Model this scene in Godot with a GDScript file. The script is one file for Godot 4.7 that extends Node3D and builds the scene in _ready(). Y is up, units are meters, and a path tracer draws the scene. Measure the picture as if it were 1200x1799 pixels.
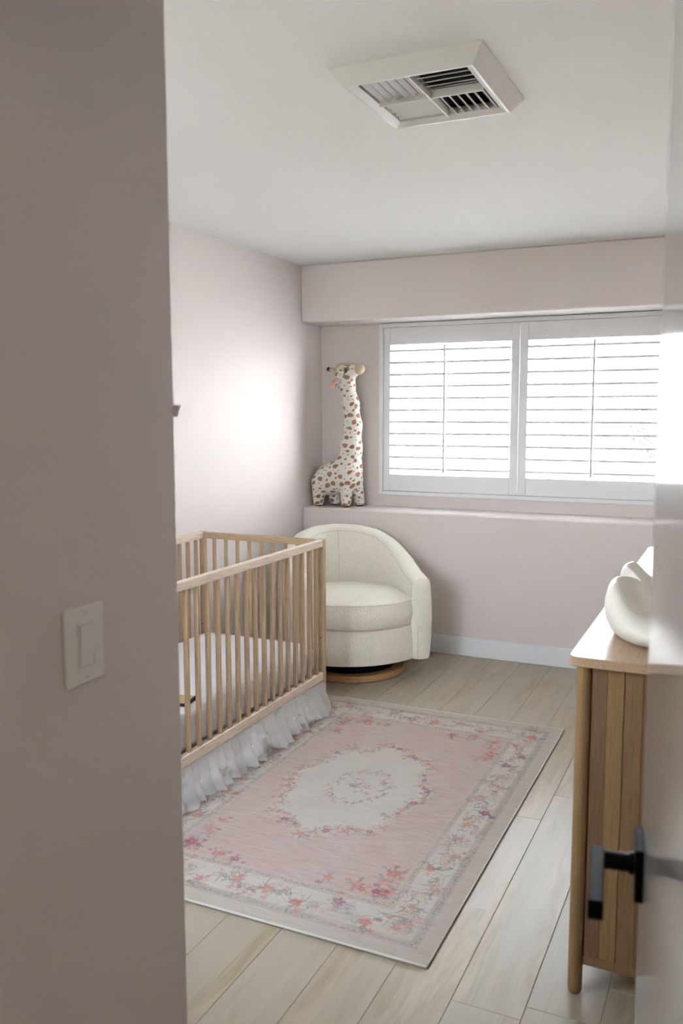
extends Node3D
# A nursery seen from its doorway. x right, y up, -z towards the window; the camera stands at x = 0, z = 0.

var rng := RandomNumberGenerator.new()
var M := {}

func _ready() -> void:
	rng.seed = 20
	setup_view()
	make_materials()
	build_shell()
	build_window()
	build_outside()
	build_floor()
	build_door()
	build_rug()
	build_crib()
	build_mattress()
	build_skirt()
	build_armchair()
	build_dresser()
	build_changer()
	build_giraffe()
	build_vent()
	build_switch()
	build_small_things()

# ------------------------------------------------------------------ camera, sky, exposure
func setup_view() -> void:
	var cam := Camera3D.new()
	cam.name = "camera"
	add_child(cam)
	cam.position = Vector3(0, 1.5, 0)
	cam.rotation = Vector3(deg_to_rad(-6.494), deg_to_rad(24.945), deg_to_rad(-0.077))
	var at := CameraAttributesPhysical.new()
	at.frustum_focal_length = 20.326
	at.frustum_focus_distance = 4.3
	at.exposure_aperture = 3.1
	at.frustum_near = 0.02
	at.frustum_far = 200.0
	cam.attributes = at
	cam.current = true
	var we := WorldEnvironment.new()
	we.name = "surroundings"
	var e := Environment.new()
	e.background_mode = Environment.BG_SKY
	var sky := Sky.new()
	var sm := ProceduralSkyMaterial.new()
	sm.sky_top_color = Color(0.88, 0.93, 1.0)
	sm.sky_horizon_color = Color(0.985, 1.0, 1.0)
	sm.sky_curve = 0.2
	sm.ground_bottom_color = Color(0.75, 0.75, 0.74)
	sm.ground_horizon_color = Color(0.9, 0.91, 0.92)
	sm.sky_energy_multiplier = 4.0
	sm.ground_energy_multiplier = 3.0
	sky.sky_material = sm
	e.sky = sky
	e.tonemap_mode = Environment.TONE_MAPPER_LINEAR
	e.tonemap_exposure = 1.24
	e.sdfgi_enabled = true
	e.ssao_enabled = true
	e.ssil_enabled = true
	we.environment = e
	add_child(we)
	# the sun stands high behind the house: it lights the ground outside and never enters the room
	var sun := DirectionalLight3D.new()
	sun.name = "sun"
	sun.light_color = Color(1.0, 0.97, 0.92)
	sun.light_energy = 14.5
	sun.light_angular_distance = 0.6
	sun.shadow_enabled = true
	sun.sky_mode = DirectionalLight3D.SKY_MODE_LIGHT_ONLY
	add_child(sun)
	sun.look_at_from_position(Vector3(5.0, 8.0, -2.5), Vector3.ZERO)

# ------------------------------------------------------------------ naming helpers
var taken := {}

func numbered(called: String) -> String:
	if not taken.has(called):
		taken[called] = 0
		return called
	taken[called] += 1
	return "%s_%03d" % [called, taken[called]]

func tag(o: Node, label := "", category := "", group := "", kind := "") -> void:
	if label: o.set_meta("label", label)
	if category: o.set_meta("category", category)
	if group: o.set_meta("group", group)
	if kind: o.set_meta("kind", kind)

func thing(called: String, label: String, category: String, at := Vector3.ZERO, turn := 0.0) -> Node3D:
	var o := Node3D.new()
	o.name = numbered(called)
	add_child(o)
	o.position = at
	o.rotation.y = turn
	tag(o, label, category)
	return o

func part(called: String, mesh: Mesh, mat: Material, parent: Node) -> MeshInstance3D:
	var o := MeshInstance3D.new()
	o.mesh = mesh
	o.material_override = mat
	o.cast_shadow = GeometryInstance3D.SHADOW_CASTING_SETTING_ON
	if parent == self:
		o.name = numbered(called)
	else:
		var n := 0
		var nm := called
		while parent.has_node(NodePath(nm)):
			n += 1
			nm = "%s_%03d" % [called, n]
		o.name = nm
	parent.add_child(o, true)
	return o

func structure(called: String, mesh: Mesh, mat: Material, label := "") -> MeshInstance3D:
	var o := part(called, mesh, mat, self)
	tag(o, label, "", "", "structure")
	return o

# ------------------------------------------------------------------ mesh helpers
func new_st() -> SurfaceTool:
	var st := SurfaceTool.new()
	st.begin(Mesh.PRIMITIVE_TRIANGLES)
	return st

func tri_out(st: SurfaceTool, a: Vector3, b: Vector3, c: Vector3, away: Vector3) -> void:
	# flat triangle whose front (clockwise) side looks along away
	var n := (b - a).cross(c - a)
	if n.length_squared() < 1e-16: return
	n = n.normalized()
	if n.dot(away) < 0.0:
		n = -n
		st.set_normal(n); st.add_vertex(a)
		st.set_normal(n); st.add_vertex(b)
		st.set_normal(n); st.add_vertex(c)
	else:
		st.set_normal(n); st.add_vertex(a)
		st.set_normal(n); st.add_vertex(c)
		st.set_normal(n); st.add_vertex(b)

func add_box(st: SurfaceTool, lo: Vector3, hi: Vector3, bev := 0.0, tf := Transform3D()) -> void:
	var c := (lo + hi) / 2.0
	var h := (hi - lo) / 2.0
	var b := minf(bev, minf(h.x, minf(h.y, h.z)) * 0.95)
	var P := func(sx: int, sy: int, sz: int, axis: int) -> Vector3:
		var v := Vector3(sx * h.x, sy * h.y, sz * h.z)
		for k in 3:
			if k != axis: v[k] -= signf(v[k]) * b
		return tf * (c + v)
	var ctr: Vector3 = tf * c
	for axis in 3:
		var u := (axis + 1) % 3
		var w := (axis + 2) % 3
		for s in [-1, 1]:
			var q := []
			for k in [[-1, -1], [1, -1], [1, 1], [-1, 1]]:
				var g := [0, 0, 0]
				g[axis] = s; g[u] = k[0]; g[w] = k[1]
				q.append(P.call(g[0], g[1], g[2], axis))
			var out: Vector3 = (q[0] + q[2]) / 2.0 - ctr
			tri_out(st, q[0], q[1], q[2], out)
			tri_out(st, q[0], q[2], q[3], out)
	if b <= 0.0: return
	for axis in 3:          # the edges that run along axis
		var u := (axis + 1) % 3
		var w := (axis + 2) % 3
		for su in [-1, 1]:
			for sw in [-1, 1]:
				var q := []
				for k in [[-1, u], [1, u], [1, w], [-1, w]]:
					var g := [0, 0, 0]
					g[axis] = k[0]; g[u] = su; g[w] = sw
					q.append(P.call(g[0], g[1], g[2], k[1]))
				var out: Vector3 = (q[0] + q[2]) / 2.0 - ctr
				tri_out(st, q[0], q[1], q[2], out)
				tri_out(st, q[0], q[2], q[3], out)
	for sx in [-1, 1]:
		for sy in [-1, 1]:
			for sz in [-1, 1]:
				var a: Vector3 = P.call(sx, sy, sz, 0)
				var d: Vector3 = P.call(sx, sy, sz, 1)
				var f: Vector3 = P.call(sx, sy, sz, 2)
				tri_out(st, a, d, f, (a + d + f) / 3.0 - ctr)

func box(lo: Vector3, hi: Vector3, bev := 0.0) -> ArrayMesh:
	var st := new_st()
	add_box(st, lo, hi, bev)
	return st.commit()

func boxes(list: Array, bev := 0.0) -> ArrayMesh:
	var st := new_st()
	for q in list: add_box(st, q[0], q[1], bev)
	return st.commit()

func add_grid(st: SurfaceTool, rows: Array, closed_u := false, closed_v := false, uv := false) -> void:
	# rows: Array of PackedVector3Array, smooth shaded
	var nv := rows.size()
	var nu: int = rows[0].size()
	var V := PackedVector3Array()
	for r in rows: V.append_array(r)
	var N := PackedVector3Array()
	N.resize(V.size())
	var I := PackedInt32Array()
	for j in (nv if closed_v else nv - 1):
		var j2 := (j + 1) % nv
		for i in (nu if closed_u else nu - 1):
			var i2 := (i + 1) % nu
			var a := j * nu + i
			var b := j * nu + i2
			var c := j2 * nu + i2
			var d := j2 * nu + i
			for t in [[a, b, c], [a, c, d]]:
				I.append_array(PackedInt32Array(t))
				var n: Vector3 = (V[t[2]] - V[t[0]]).cross(V[t[1]] - V[t[0]])
				for k in t: N[k] += n
	for k in I.size():
		var v := I[k]
		st.set_normal(N[v].normalized())
		if uv: st.set_uv(Vector2(float(v % nu) / (nu - 1), float(v / nu) / (nv - 1)))
		st.add_vertex(V[v])

func grid(rows: Array, closed_u := false, closed_v := false) -> ArrayMesh:
	var st := new_st()
	add_grid(st, rows, closed_u, closed_v)
	return st.commit()

func add_tube(st: SurfaceTool, pts: Array, rad: Array, sides := 10, caps := true) -> void:
	# a swept round bar; rounded or flat end caps collapse to the centre
	var rows := []
	var n := pts.size()
	var up := Vector3.UP
	for k in n:
		var d: Vector3 = (pts[mini(k + 1, n - 1)] - pts[maxi(k - 1, 0)]).normalized()
		if k == 0 and absf(d.dot(up)) > 0.9: up = Vector3.RIGHT
		var x := d.cross(up).normalized()
		up = x.cross(d).normalized()
		var row := PackedVector3Array()
		for i in sides:
			var a := -TAU * i / sides
			row.append(pts[k] + (x * cos(a) + up * sin(a)) * rad[k % rad.size()])
		rows.append(row)
	if caps:
		var r0 := PackedVector3Array(); r0.resize(sides); r0.fill(pts[0])
		var r1 := PackedVector3Array(); r1.resize(sides); r1.fill(pts[n - 1])
		add_grid(st, [r0, rows[0]], true)
		add_grid(st, [rows[n - 1], r1], true)
	add_grid(st, rows, true)

func tube(pts: Array, rad: Array, sides := 10) -> ArrayMesh:
	var st := new_st()
	add_tube(st, pts, rad, sides)
	return st.commit()

func add_lathe(st: SurfaceTool, prof: Array, sides := 32, at := Vector3.ZERO) -> void:
	# prof: Vector2(radius, height) from the bottom up
	var rows := []
	for p in prof:
		var row := PackedVector3Array()
		for i in sides:
			var a := TAU * i / sides
			row.append(at + Vector3(sin(a) * p.x, p.y, cos(a) * p.x))
		rows.append(row)
	# split at sharp corners: each band its own normals
	for k in rows.size() - 1:
		add_grid(st, [rows[k], rows[k + 1]], true)

func lathe(prof: Array, sides := 32, at := Vector3.ZERO) -> ArrayMesh:
	var st := new_st()
	add_lathe(st, prof, sides, at)
	return st.commit()

func ellipsoid(c: Vector3, r: Vector3, basis := Basis(), nu := 20, nv := 12) -> ArrayMesh:
	var rows := []
	for j in nv + 1:
		var t := PI * j / nv
		var row := PackedVector3Array()
		for i in nu:
			var a := TAU * i / nu
			row.append(c + basis * Vector3(r.x * sin(t) * sin(a), -r.y * cos(t), r.z * sin(t) * cos(a)))
		rows.append(row)
	return grid(rows, true)

# ------------------------------------------------------------------ materials
func noise_tex(freq: float, size: int, octaves: int, seed_: int, ramp := [], normal := false) -> NoiseTexture2D:
	var n := FastNoiseLite.new()
	n.seed = seed_
	n.frequency = freq
	n.fractal_octaves = octaves
	n.noise_type = FastNoiseLite.TYPE_SIMPLEX_SMOOTH
	var t := NoiseTexture2D.new()
	t.width = size
	t.height = size
	t.seamless = true
	t.noise = n
	t.as_normal_map = normal
	if ramp.size():
		var g := Gradient.new()
		var offs := PackedFloat32Array()
		var cols := PackedColorArray()
		for k in ramp.size():
			offs.append(float(k) / (ramp.size() - 1))
			cols.append(ramp[k])
		g.offsets = offs
		g.colors = cols
		t.color_ramp = g
	return t

func mat(c: Color, rough := 0.6, spec := 0.5) -> StandardMaterial3D:
	var m := StandardMaterial3D.new()
	m.albedo_color = c
	m.roughness = rough
	m.metallic_specular = spec
	return m

func relief(m: StandardMaterial3D, tex: Texture2D, cm: float, scale: Vector3) -> void:
	m.heightmap_enabled = true
	m.heightmap_texture = tex
	m.heightmap_scale = cm
	m.uv1_triplanar = true
	m.uv1_scale = scale

func wood(tint: Color, tex: Texture2D, scale: Vector3, offset := Vector3.ZERO, rough := 0.5) -> StandardMaterial3D:
	var m := mat(tint, rough, 0.4)
	m.albedo_texture = tex
	m.uv1_triplanar = true
	m.uv1_scale = scale
	m.uv1_offset = offset
	return m

func make_materials() -> void:
	var peel := noise_tex(0.05, 256, 3, 3)
	M.paint = mat(Color(0.905, 0.870, 0.855), 0.62, 0.4)
	relief(M.paint, peel, 0.04, Vector3(4, 4, 4))
	M.ceiling = mat(Color(0.965, 0.965, 0.955), 0.85, 0.3)
	relief(M.ceiling, peel, 0.05, Vector3(3, 3, 3))
	M.white = mat(Color(0.945, 0.95, 0.955), 0.6, 0.25)
	M.trim = mat(Color(0.94, 0.95, 0.96), 0.4)
	M.door = mat(Color(0.86, 0.86, 0.875), 0.11, 0.5)
	M.black = mat(Color(0.03, 0.03, 0.035), 0.5, 0.25)
	M.vent = mat(Color(0.90, 0.885, 0.87), 0.4)
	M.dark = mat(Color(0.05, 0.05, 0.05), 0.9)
	M.plastic = mat(Color(0.965, 0.96, 0.94), 0.28)
	M.screw = mat(Color(0.93, 0.93, 0.93), 0.25)
	var glass := mat(Color(1, 1, 1, 0.06), 0.03)
	glass.transparency = BaseMaterial3D.TRANSPARENCY_ALPHA
	M.glass = glass
	M.hall = mat(Color(0.92, 0.90, 0.88), 0.7)
	# crib and dresser wood
	var grain := noise_tex(0.035, 512, 4, 11, [Color(0.86, 0.84, 0.80), Color(0.95, 0.94, 0.92), Color(1, 1, 1), Color(0.93, 0.90, 0.87)])
	M.grain = grain
	var ash := Color(0.735, 0.640, 0.525)  # slat and end-rail tone, darkened to carry the shade on them
	M.crib_shade_y = wood(ash, grain, Vector3(7, 0.45, 7))
	M.crib_shade_x = wood(ash, grain, Vector3(0.45, 7, 7))
	M.crib_lit_z = wood(Color(0.91, 0.845, 0.775), grain, Vector3(7, 7, 0.45))  # same ash, paler to carry the window light on the long rails
	M.hole = mat(Color(0.08, 0.06, 0.05), 0.7)
	M.dresser_shade_y = wood(Color(0.60, 0.48, 0.335), grain, Vector3(6, 0.4, 6))  # side wood darkened for the shade behind the door; staves vary in tone
	M.dresser_shade_y2 = wood(Color(0.51, 0.395, 0.295), grain, Vector3(6, 0.4, 6), Vector3(0.3, 0.1, 0.2))
	M.dresser_shade_y3 = wood(Color(0.555, 0.44, 0.315), grain, Vector3(6, 0.4, 6), Vector3(0.6, 0.4, 0.5))
	M.dresser_top = wood(Color(0.74, 0.63, 0.52), grain, Vector3(6, 6, 0.4), Vector3.ZERO, 0.3)
	# boucle
	var loops := noise_tex(0.055, 512, 2, 5)
	M.boucle = mat(Color(0.985, 0.972, 0.925), 0.95, 0.2)
	relief(M.boucle, loops, 0.28, Vector3(3.0, 3.0, 3.0))
	M.boucle.albedo_texture = noise_tex(0.055, 512, 2, 5, [Color(0.93, 0.925, 0.91), Color(0.985, 0.985, 0.98), Color(1, 1, 1), Color(1, 1, 1)])
	M.boucle.rim_enabled = true
	M.boucle.rim = 0.35
	M.seam = mat(Color(0.885, 0.87, 0.815), 0.95, 0.1)
	M.base_wood = wood(Color(0.78, 0.62, 0.45), grain, Vector3(0.8, 5, 6), Vector3.ZERO, 0.4)
	M.sheet = mat(Color(0.965, 0.965, 0.975), 0.9, 0.2)
	relief(M.sheet, noise_tex(0.02, 256, 3, 9), 0.15, Vector3(2, 6, 2))
	var tulle := mat(Color(0.985, 0.985, 0.98, 0.36), 0.8, 0.15)
	tulle.transparency = BaseMaterial3D.TRANSPARENCY_ALPHA
	tulle.cull_mode = BaseMaterial3D.CULL_DISABLED
	M.tulle = tulle
	M.lining = mat(Color(0.955, 0.95, 0.94), 0.8, 0.2)
	M.cream = mat(Color(0.90, 0.885, 0.84), 0.42, 0.4)
	M.tan = mat(Color(0.765, 0.695, 0.595), 0.95, 0.15)
	M.navy = mat(Color(0.05, 0.06, 0.10), 0.4)
	M.brown = mat(Color(0.50, 0.33, 0.25), 0.95, 0.15)
	M.pink = mat(Color(0.87, 0.66, 0.58), 0.95, 0.15)
	M.plush = mat(Color(1, 1, 1), 0.97, 0.15)
	M.plush.albedo_texture = spots_texture()
	M.plush.uv1_triplanar = true
	M.plush.uv1_triplanar_sharpness = 30.0
	M.plush.uv1_scale = Vector3(2.25, 2.25, 2.25)
	M.book = mat(Color(0.80, 0.70, 0.52), 0.7)
	M.book_edge = mat(Color(0.20, 0.12, 0.08), 0.7)
	M.subfloor = mat(Color(0.30, 0.26, 0.22), 0.9)

func spots_texture() -> ImageTexture:
	var n := 512
	var im := Image.create(n, n, false, Image.FORMAT_RGB8)
	im.fill(Color(0.905, 0.895, 0.86))
	var r := RandomNumberGenerator.new()
	r.seed = 4
	var put := []
	var tries := 0
	while put.size() < 150 and tries < 9000:
		tries += 1
		var big := put.size() < 42
		var rad := r.randf_range(16, 23) if big else (r.randf_range(9, 13) if put.size() < 80 else r.randf_range(4, 6))
		var p := Vector2(r.randf() * n, r.randf() * n)
		var ok := true
		for q in put:
			var d: Vector2 = (p - q[0]).abs()
			d = Vector2(minf(d.x, n - d.x), minf(d.y, n - d.y))
			if d.length() < rad + q[1] + 9.0:
				ok = false
				break
		if not ok: continue
		put.append([p, rad])
		var a := r.randf_range(-0.7, 0.2)
		var ex := r.randf_range(1.05, 1.35)
		var tone := Color(0.60, 0.43, 0.345).lerp(Color(0.66, 0.49, 0.40), r.randf())
		var R := int(rad * 1.5) + 2
		for y in range(-R, R + 1):
			for x in range(-R, R + 1):
				var u := (x * cos(a) + y * sin(a)) / ex
				var v := (-x * sin(a) + y * cos(a)) * ex
				var th := atan2(v, u)
				if sqrt(u * u + v * v) < rad * (0.92 + 0.08 * sin(3.0 * th + p.x)):
					im.set_pixel(posmod(int(p.x) + x, n), posmod(int(p.y) + y, n), tone)
	return ImageTexture.create_from_image(im)

# ------------------------------------------------------------------ room shell
const XL := -2.66
const XR := 0.08
const ZF := -5.10      # face of the ledge and of the soffit
const ZB := -5.40      # recessed wall with the window
const H := 2.45
const W2A := -2.02     # added fill window: its left and right side, its sill and head
const W2B := -1.15
const W2Y := 0.95
const W2T := 1.92

func build_shell() -> void:
	structure("wall_left", box(Vector3(XL - 0.14, -0.02, -5.66), Vector3(XL, H + 0.02, -1.07)), M.paint)
	structure("wall_right", box(Vector3(XR, -0.02, -5.66), Vector3(XR + 0.14, H + 0.02, -0.42)), M.paint)
	# window wall: opening x -2.19..-0.395, y 0.99..2.05
	structure("wall_back", boxes([
		[Vector3(XL, 0, ZB - 0.2), Vector3(-2.19, H, ZB)],
		[Vector3(-0.395, 0, ZB - 0.2), Vector3(XR, H, ZB)],
		[Vector3(-2.19, 0, ZB - 0.2), Vector3(-0.395, 0.99, ZB)],
		[Vector3(-2.19, 2.05, ZB - 0.2), Vector3(-0.395, H, ZB)]]), M.paint)
	structure("trim_1", box(Vector3(XL, 0, ZB), Vector3(XR, 0.88, ZF), 0.009), M.paint)
	structure("trim_2", box(Vector3(XL, 2.087, ZB), Vector3(XR, H, ZF), 0.009), M.paint)
	# the front wall, round the corner of the switch wall, holds an added, unseen window for fill light
	structure("wall_front", boxes([
		[Vector3(XL, -0.02, -1.21), Vector3(W2A, H, -1.07)],
		[Vector3(W2B, -0.02, -1.21), Vector3(-1.01, H, -1.07)],
		[Vector3(W2A, -0.02, -1.21), Vector3(W2B, W2Y, -1.07)],
		[Vector3(W2A, W2T, -1.21), Vector3(W2B, H, -1.07)]]), M.paint)
	structure("wall_entry", box(Vector3(-1.01, -0.02, -1.21), Vector3(-0.87, H, -0.30), 0.006), M.paint)
	structure("ceiling", boxes([[Vector3(XL - 0.2, H, -5.66), Vector3(1.6, H + 0.2, -1.05)], [Vector3(-1.05, H, -1.05), Vector3(1.6, H + 0.2, 2.2)]]), M.ceiling)
	# doorway wall and the hall that the camera stands in
	structure("wall_doorway", boxes([
		[Vector3(-0.87, 0, -0.42), Vector3(-0.80, H, -0.30)],
		[Vector3(0.0, 0, -0.42), Vector3(1.5, H, -0.30)],
		[Vector3(-0.80, 2.06, -0.42), Vector3(0.0, H, -0.30)]]), M.paint)
	structure("wall_hall", boxes([
		[Vector3(-1.01, 0, 2.0), Vector3(1.5, H, 2.12)],
		[Vector3(-1.01, 0, -0.30), Vector3(-0.89, H, 2.0)],
		[Vector3(1.38, 0, -0.30), Vector3(1.5, H, 2.0)]]), M.hall)
	var lamp := Node3D.new()  # lamp added out of view to lift the switch wall
	lamp.name = "added_hall_lamp"
	add_child(lamp)
	lamp.position = Vector3(0.45, H, 1.0)
	tag(lamp, "unseen round ceiling lamp added in the hall for fill light", "lamp", "", "structure")
	var glow := mat(Color(1, 0.97, 0.92), 0.5)
	glow.emission_enabled = true
	glow.emission = Color(1.0, 0.965, 0.92)
	glow.emission_energy_multiplier = 1.5
	part("fill_lamp_shade", lathe([Vector2(0.0, -0.075), Vector2(0.10, -0.07), Vector2(0.15, -0.05), Vector2(0.16, -0.02), Vector2(0.155, 0.0)], 32), glow, lamp)
	var hl := OmniLight3D.new()
	hl.name = "fill_light"
	hl.light_color = Color(1.0, 0.965, 0.92)
	hl.light_energy = 0.21
	hl.light_size = 0.12
	hl.omni_range = 12.0
	hl.omni_attenuation = 2.0
	hl.shadow_enabled = true
	hl.position = Vector3(0, -0.22, 0)
	lamp.add_child(hl)
	# baseboards
	structure("baseboard_back", box(Vector3(XL, 0, ZF), Vector3(XR, 0.118, ZF + 0.015), 0.004), M.trim)
	structure("baseboard_left", box(Vector3(XL, 0, ZF), Vector3(XL + 0.015, 0.118, -1.21), 0.004), M.trim)
	structure("baseboard_right", box(Vector3(XR - 0.015, 0, ZF + 0.015), Vector3(XR, 0.118, -0.5), 0.004), M.trim)

# ------------------------------------------------------------------ window and shutters
func build_window() -> void:
	var w := Node3D.new()
	w.name = "window_1"
	add_child(w)
	tag(w, "wide window behind white shutters", "", "", "structure")
	# shutter frame on the wall
	part("shutter_frame", boxes([
		[Vector3(-2.225, 0.957, ZB), Vector3(-2.197, 2.083, ZB + 0.028)],
		[Vector3(-0.388, 0.957, ZB), Vector3(-0.360, 2.083, ZB + 0.028)],
		[Vector3(-2.197, 0.957, ZB), Vector3(-0.388, 0.983, ZB + 0.028)],
		[Vector3(-2.197, 2.057, ZB), Vector3(-0.388, 2.083, ZB + 0.028)]], 0.003), M.white, w)
	# reveal lining and sashes near the outside of the wall
	part("reveal", boxes([
		[Vector3(-2.19, 0.99, ZB - 0.2), Vector3(-2.178, 2.05, ZB - 0.002)],
		[Vector3(-0.407, 0.99, ZB - 0.2), Vector3(-0.395, 2.05, ZB - 0.002)],
		[Vector3(-2.178, 0.99, ZB - 0.2), Vector3(-0.407, 1.002, ZB - 0.002)],
		[Vector3(-2.178, 2.038, ZB - 0.2), Vector3(-0.407, 2.05, ZB - 0.002)]]), M.white, w)
	var z0 := ZB - 0.175
	var z1 := ZB - 0.135
	for s in [[-2.178, -1.275], [-1.305, -0.407]]:
		var a: float = s[0]
		var b: float = s[1]
		part("sash", boxes([
			[Vector3(a, 1.002, z0), Vector3(a + 0.035, 2.038, z1)],
			[Vector3(b - 0.035, 1.002, z0), Vector3(b, 2.038, z1)],
			[Vector3(a + 0.035, 1.002, z0), Vector3(b - 0.035, 1.04, z1)],
			[Vector3(a + 0.035, 2.0, z0), Vector3(b - 0.035, 2.038, z1)]], 0.003), M.white, w)
		part("pane", box(Vector3(a + 0.03, 1.035, z0 + 0.018), Vector3(b - 0.03, 2.005, z0 + 0.022)), M.glass, w)
		z0 -= 0.0
	var w2 := Node3D.new()  # window added out of view as a frontal fill light
	w2.name = "added_window_2"
	add_child(w2)
	tag(w2, "plain unseen window added in the front wall for fill light", "", "", "structure")
	var za := -1.12
	var zb := -1.08
	part("frame", boxes([
		[Vector3(W2A, W2Y, za), Vector3(W2A + 0.04, W2T, zb)],
		[Vector3(W2B - 0.04, W2Y, za), Vector3(W2B, W2T, zb)],
		[Vector3(W2A + 0.04, W2Y, za), Vector3(W2B - 0.04, W2Y + 0.04, zb)],
		[Vector3(W2A + 0.04, W2T - 0.04, za), Vector3(W2B - 0.04, W2T, zb)],
		[Vector3(-1.605, W2Y + 0.04, za), Vector3(-1.565, W2T - 0.04, zb)]], 0.003), M.white, w2)
	for q in [[W2A + 0.035, -1.60], [-1.57, W2B - 0.035]]:
		part("pane", box(Vector3(q[0], W2Y + 0.035, -1.102), Vector3(q[1], W2T - 0.035, -1.098)), M.glass, w2)
	# two shutter panels with open louvers
	var labels := ["white louvered shutter panel over the left half of the window, nearer the giraffe", "white louvered shutter panel over the right half of the window, above the dresser"]
	for k in 2:
		var a := -2.195 if k == 0 else -1.288
		var b := -1.292 if k == 0 else -0.390
		var la := a + 0.047
		var lb := b - 0.049
		if k == 1:
			la = a + 0.052
			lb = b - 0.047
		var t := thing("window_shutter", labels[k], "shutter", Vector3((a + b) / 2.0, 0.985, ZB + 0.004))
		t.set_meta("group", "shutter panels of the window")
		var off := -t.position
		for s in [[a, la], [lb, b]]:
			part("stile", box(Vector3(s[0], 0.985, ZB - 0.01) + off, Vector3(s[1], 2.055, ZB + 0.018) + off, 0.002), M.white, t)
		for s in [[0.985, 1.095], [1.945, 2.055]]:
			part("rail", box(Vector3(la, s[0], ZB - 0.009) + off, Vector3(lb, s[1], ZB + 0.017) + off, 0.002), M.white, t)
		# one louver section, 89 mm deep with blunt edges, kept for all
		var st := new_st()
		add_box(st, Vector3(la + 0.003 - (la + lb) / 2.0, -0.0068, -0.043), Vector3(lb - 0.003 - (la + lb) / 2.0, 0.0068, 0.043), 0.0012)
		var lm := st.commit()
		for i in 11:
			var lv := part("louver", lm, M.white, t)
			lv.position = Vector3((la + lb) / 2.0, 1.1365 + 0.0768 * i, ZB + 0.002) + off
			lv.rotation.x = 0.02
		var xr := (la + lb) / 2.0 - (0.018 if k == 0 else -0.0)
		part("tilt_rod", box(Vector3(xr - 0.0065, 1.112, ZB + 0.047) + off, Vector3(xr + 0.0065, 1.935, ZB + 0.060) + off, 0.002), M.white, t)

# ------------------------------------------------------------------ outside
func build_outside() -> void:
	structure("ground", box(Vector3(-45, -0.5, -70), Vector3(40, -0.25, 12)), mat(Color(0.83, 0.82, 0.80), 0.9), "pale paved ground outside the window")
	structure("lawn", box(Vector3(-30, -0.3, -4.2), Vector3(-2.9, -0.235, 11)), mat(Color(0.42, 0.425, 0.365), 0.95), "lawn added at the side and front of the house to damp light from the ground").name = "trim_5"  # dull ground added to cut light bounced up through the fill window
	structure("lawn", box(Vector3(-2.9, -0.3, -0.95), Vector3(-1.05, -0.235, 11)), mat(Color(0.42, 0.425, 0.365), 0.95), "lawn added outside the fill window to damp light from the ground").name = "trim_6"
	structure("trim_4", box(Vector3(-4.0, 2.50, -6.75), Vector3(2.0, 2.62, -5.66), 0.01), M.trim, "unseen eave added above the window to hold back the high sky")  # overhang added out of view to cut steep sky light at the window
	var wall := structure("garden_wall", box(Vector3(-7.0, -0.25, -14.2), Vector3(12.5, 0.78, -14.0), 0.02), mat(Color(0.92, 0.915, 0.90), 0.9), "low white garden wall beyond the window")
	wall.name = "trim_3"
	var leaf := mat(Color(0.245, 0.28, 0.22), 0.8, 0.1)
	leaf.backlight_enabled = true
	leaf.backlight = Color(0.06, 0.08, 0.03)
	var bloom := mat(Color(0.44, 0.25, 0.18), 0.8)
	var st := new_st()
	for q in [[Vector3(-0.5, 0, 0), Vector3(0, 0.06, 0.25), Vector3(0.5, 0, 0)], [Vector3(-0.5, 0, 0), Vector3(0, 0.06, -0.25), Vector3(0.5, 0, 0)]]:
		tri_out(st, q[0], q[1], q[2], Vector3.UP)
	var leaf_mesh := st.commit()
	var names := ["small sparse flowering shrub outside, seen beside the tilt rod of the right shutter", "taller leafy flowering shrub outside the right end of the window"]
	for k in 2:
		var at := Vector3(-2.45, -0.25, -14.9) if k == 0 else Vector3(-1.25, -0.25, -15.2)
		var sz := Vector3(0.62, 1.65, 0.6) if k == 0 else Vector3(0.68, 1.95, 0.6)
		var t := thing("garden_shrub", names[k], "shrub", at)
		t.set_meta("group", "shrubs outside the window")
		for i in 5:
			var a := TAU * i / 5.0
			part("stem", tube([Vector3(cos(a) * 0.08, 0, sin(a) * 0.08), Vector3(cos(a) * 0.3, sz.y * 0.4, sin(a) * 0.25), Vector3(cos(a) * 0.55, sz.y * 0.85, sin(a) * 0.4)], [0.03, 0.02, 0.01], 6), M.tan, t)
		for kind in 2:
			var mm := MultiMesh.new()
			mm.transform_format = MultiMesh.TRANSFORM_3D
			mm.mesh = leaf_mesh
			mm.instance_count = 2600 if kind == 0 else 260
			for i in mm.instance_count:
				var d := Vector3(rng.randfn(), rng.randfn(), rng.randfn()).normalized() * pow(rng.randf(), 0.4)
				var lump := 1.0 + 0.22 * sin(d.x * 7.0 + k) * cos(d.y * 6.0)
				var p := Vector3(d.x * sz.x, sz.y * 0.58 + d.y * sz.y * 0.47, d.z * sz.z) * Vector3(lump, 1.0, lump)
				var b := Basis.from_euler(Vector3(rng.randf() * TAU, rng.randf() * TAU, rng.randf() * TAU)).scaled(Vector3.ONE * rng.randf_range(0.07, 0.13))
				mm.set_instance_transform(i, Transform3D(b, p))
			var mi := MultiMeshInstance3D.new()
			mi.multimesh = mm
			mi.name = "foliage" if kind == 0 else "blossoms"
			mi.material_override = leaf if kind == 0 else bloom
			mi.set_meta("kind", "stuff")
			t.add_child(mi, true)

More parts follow.
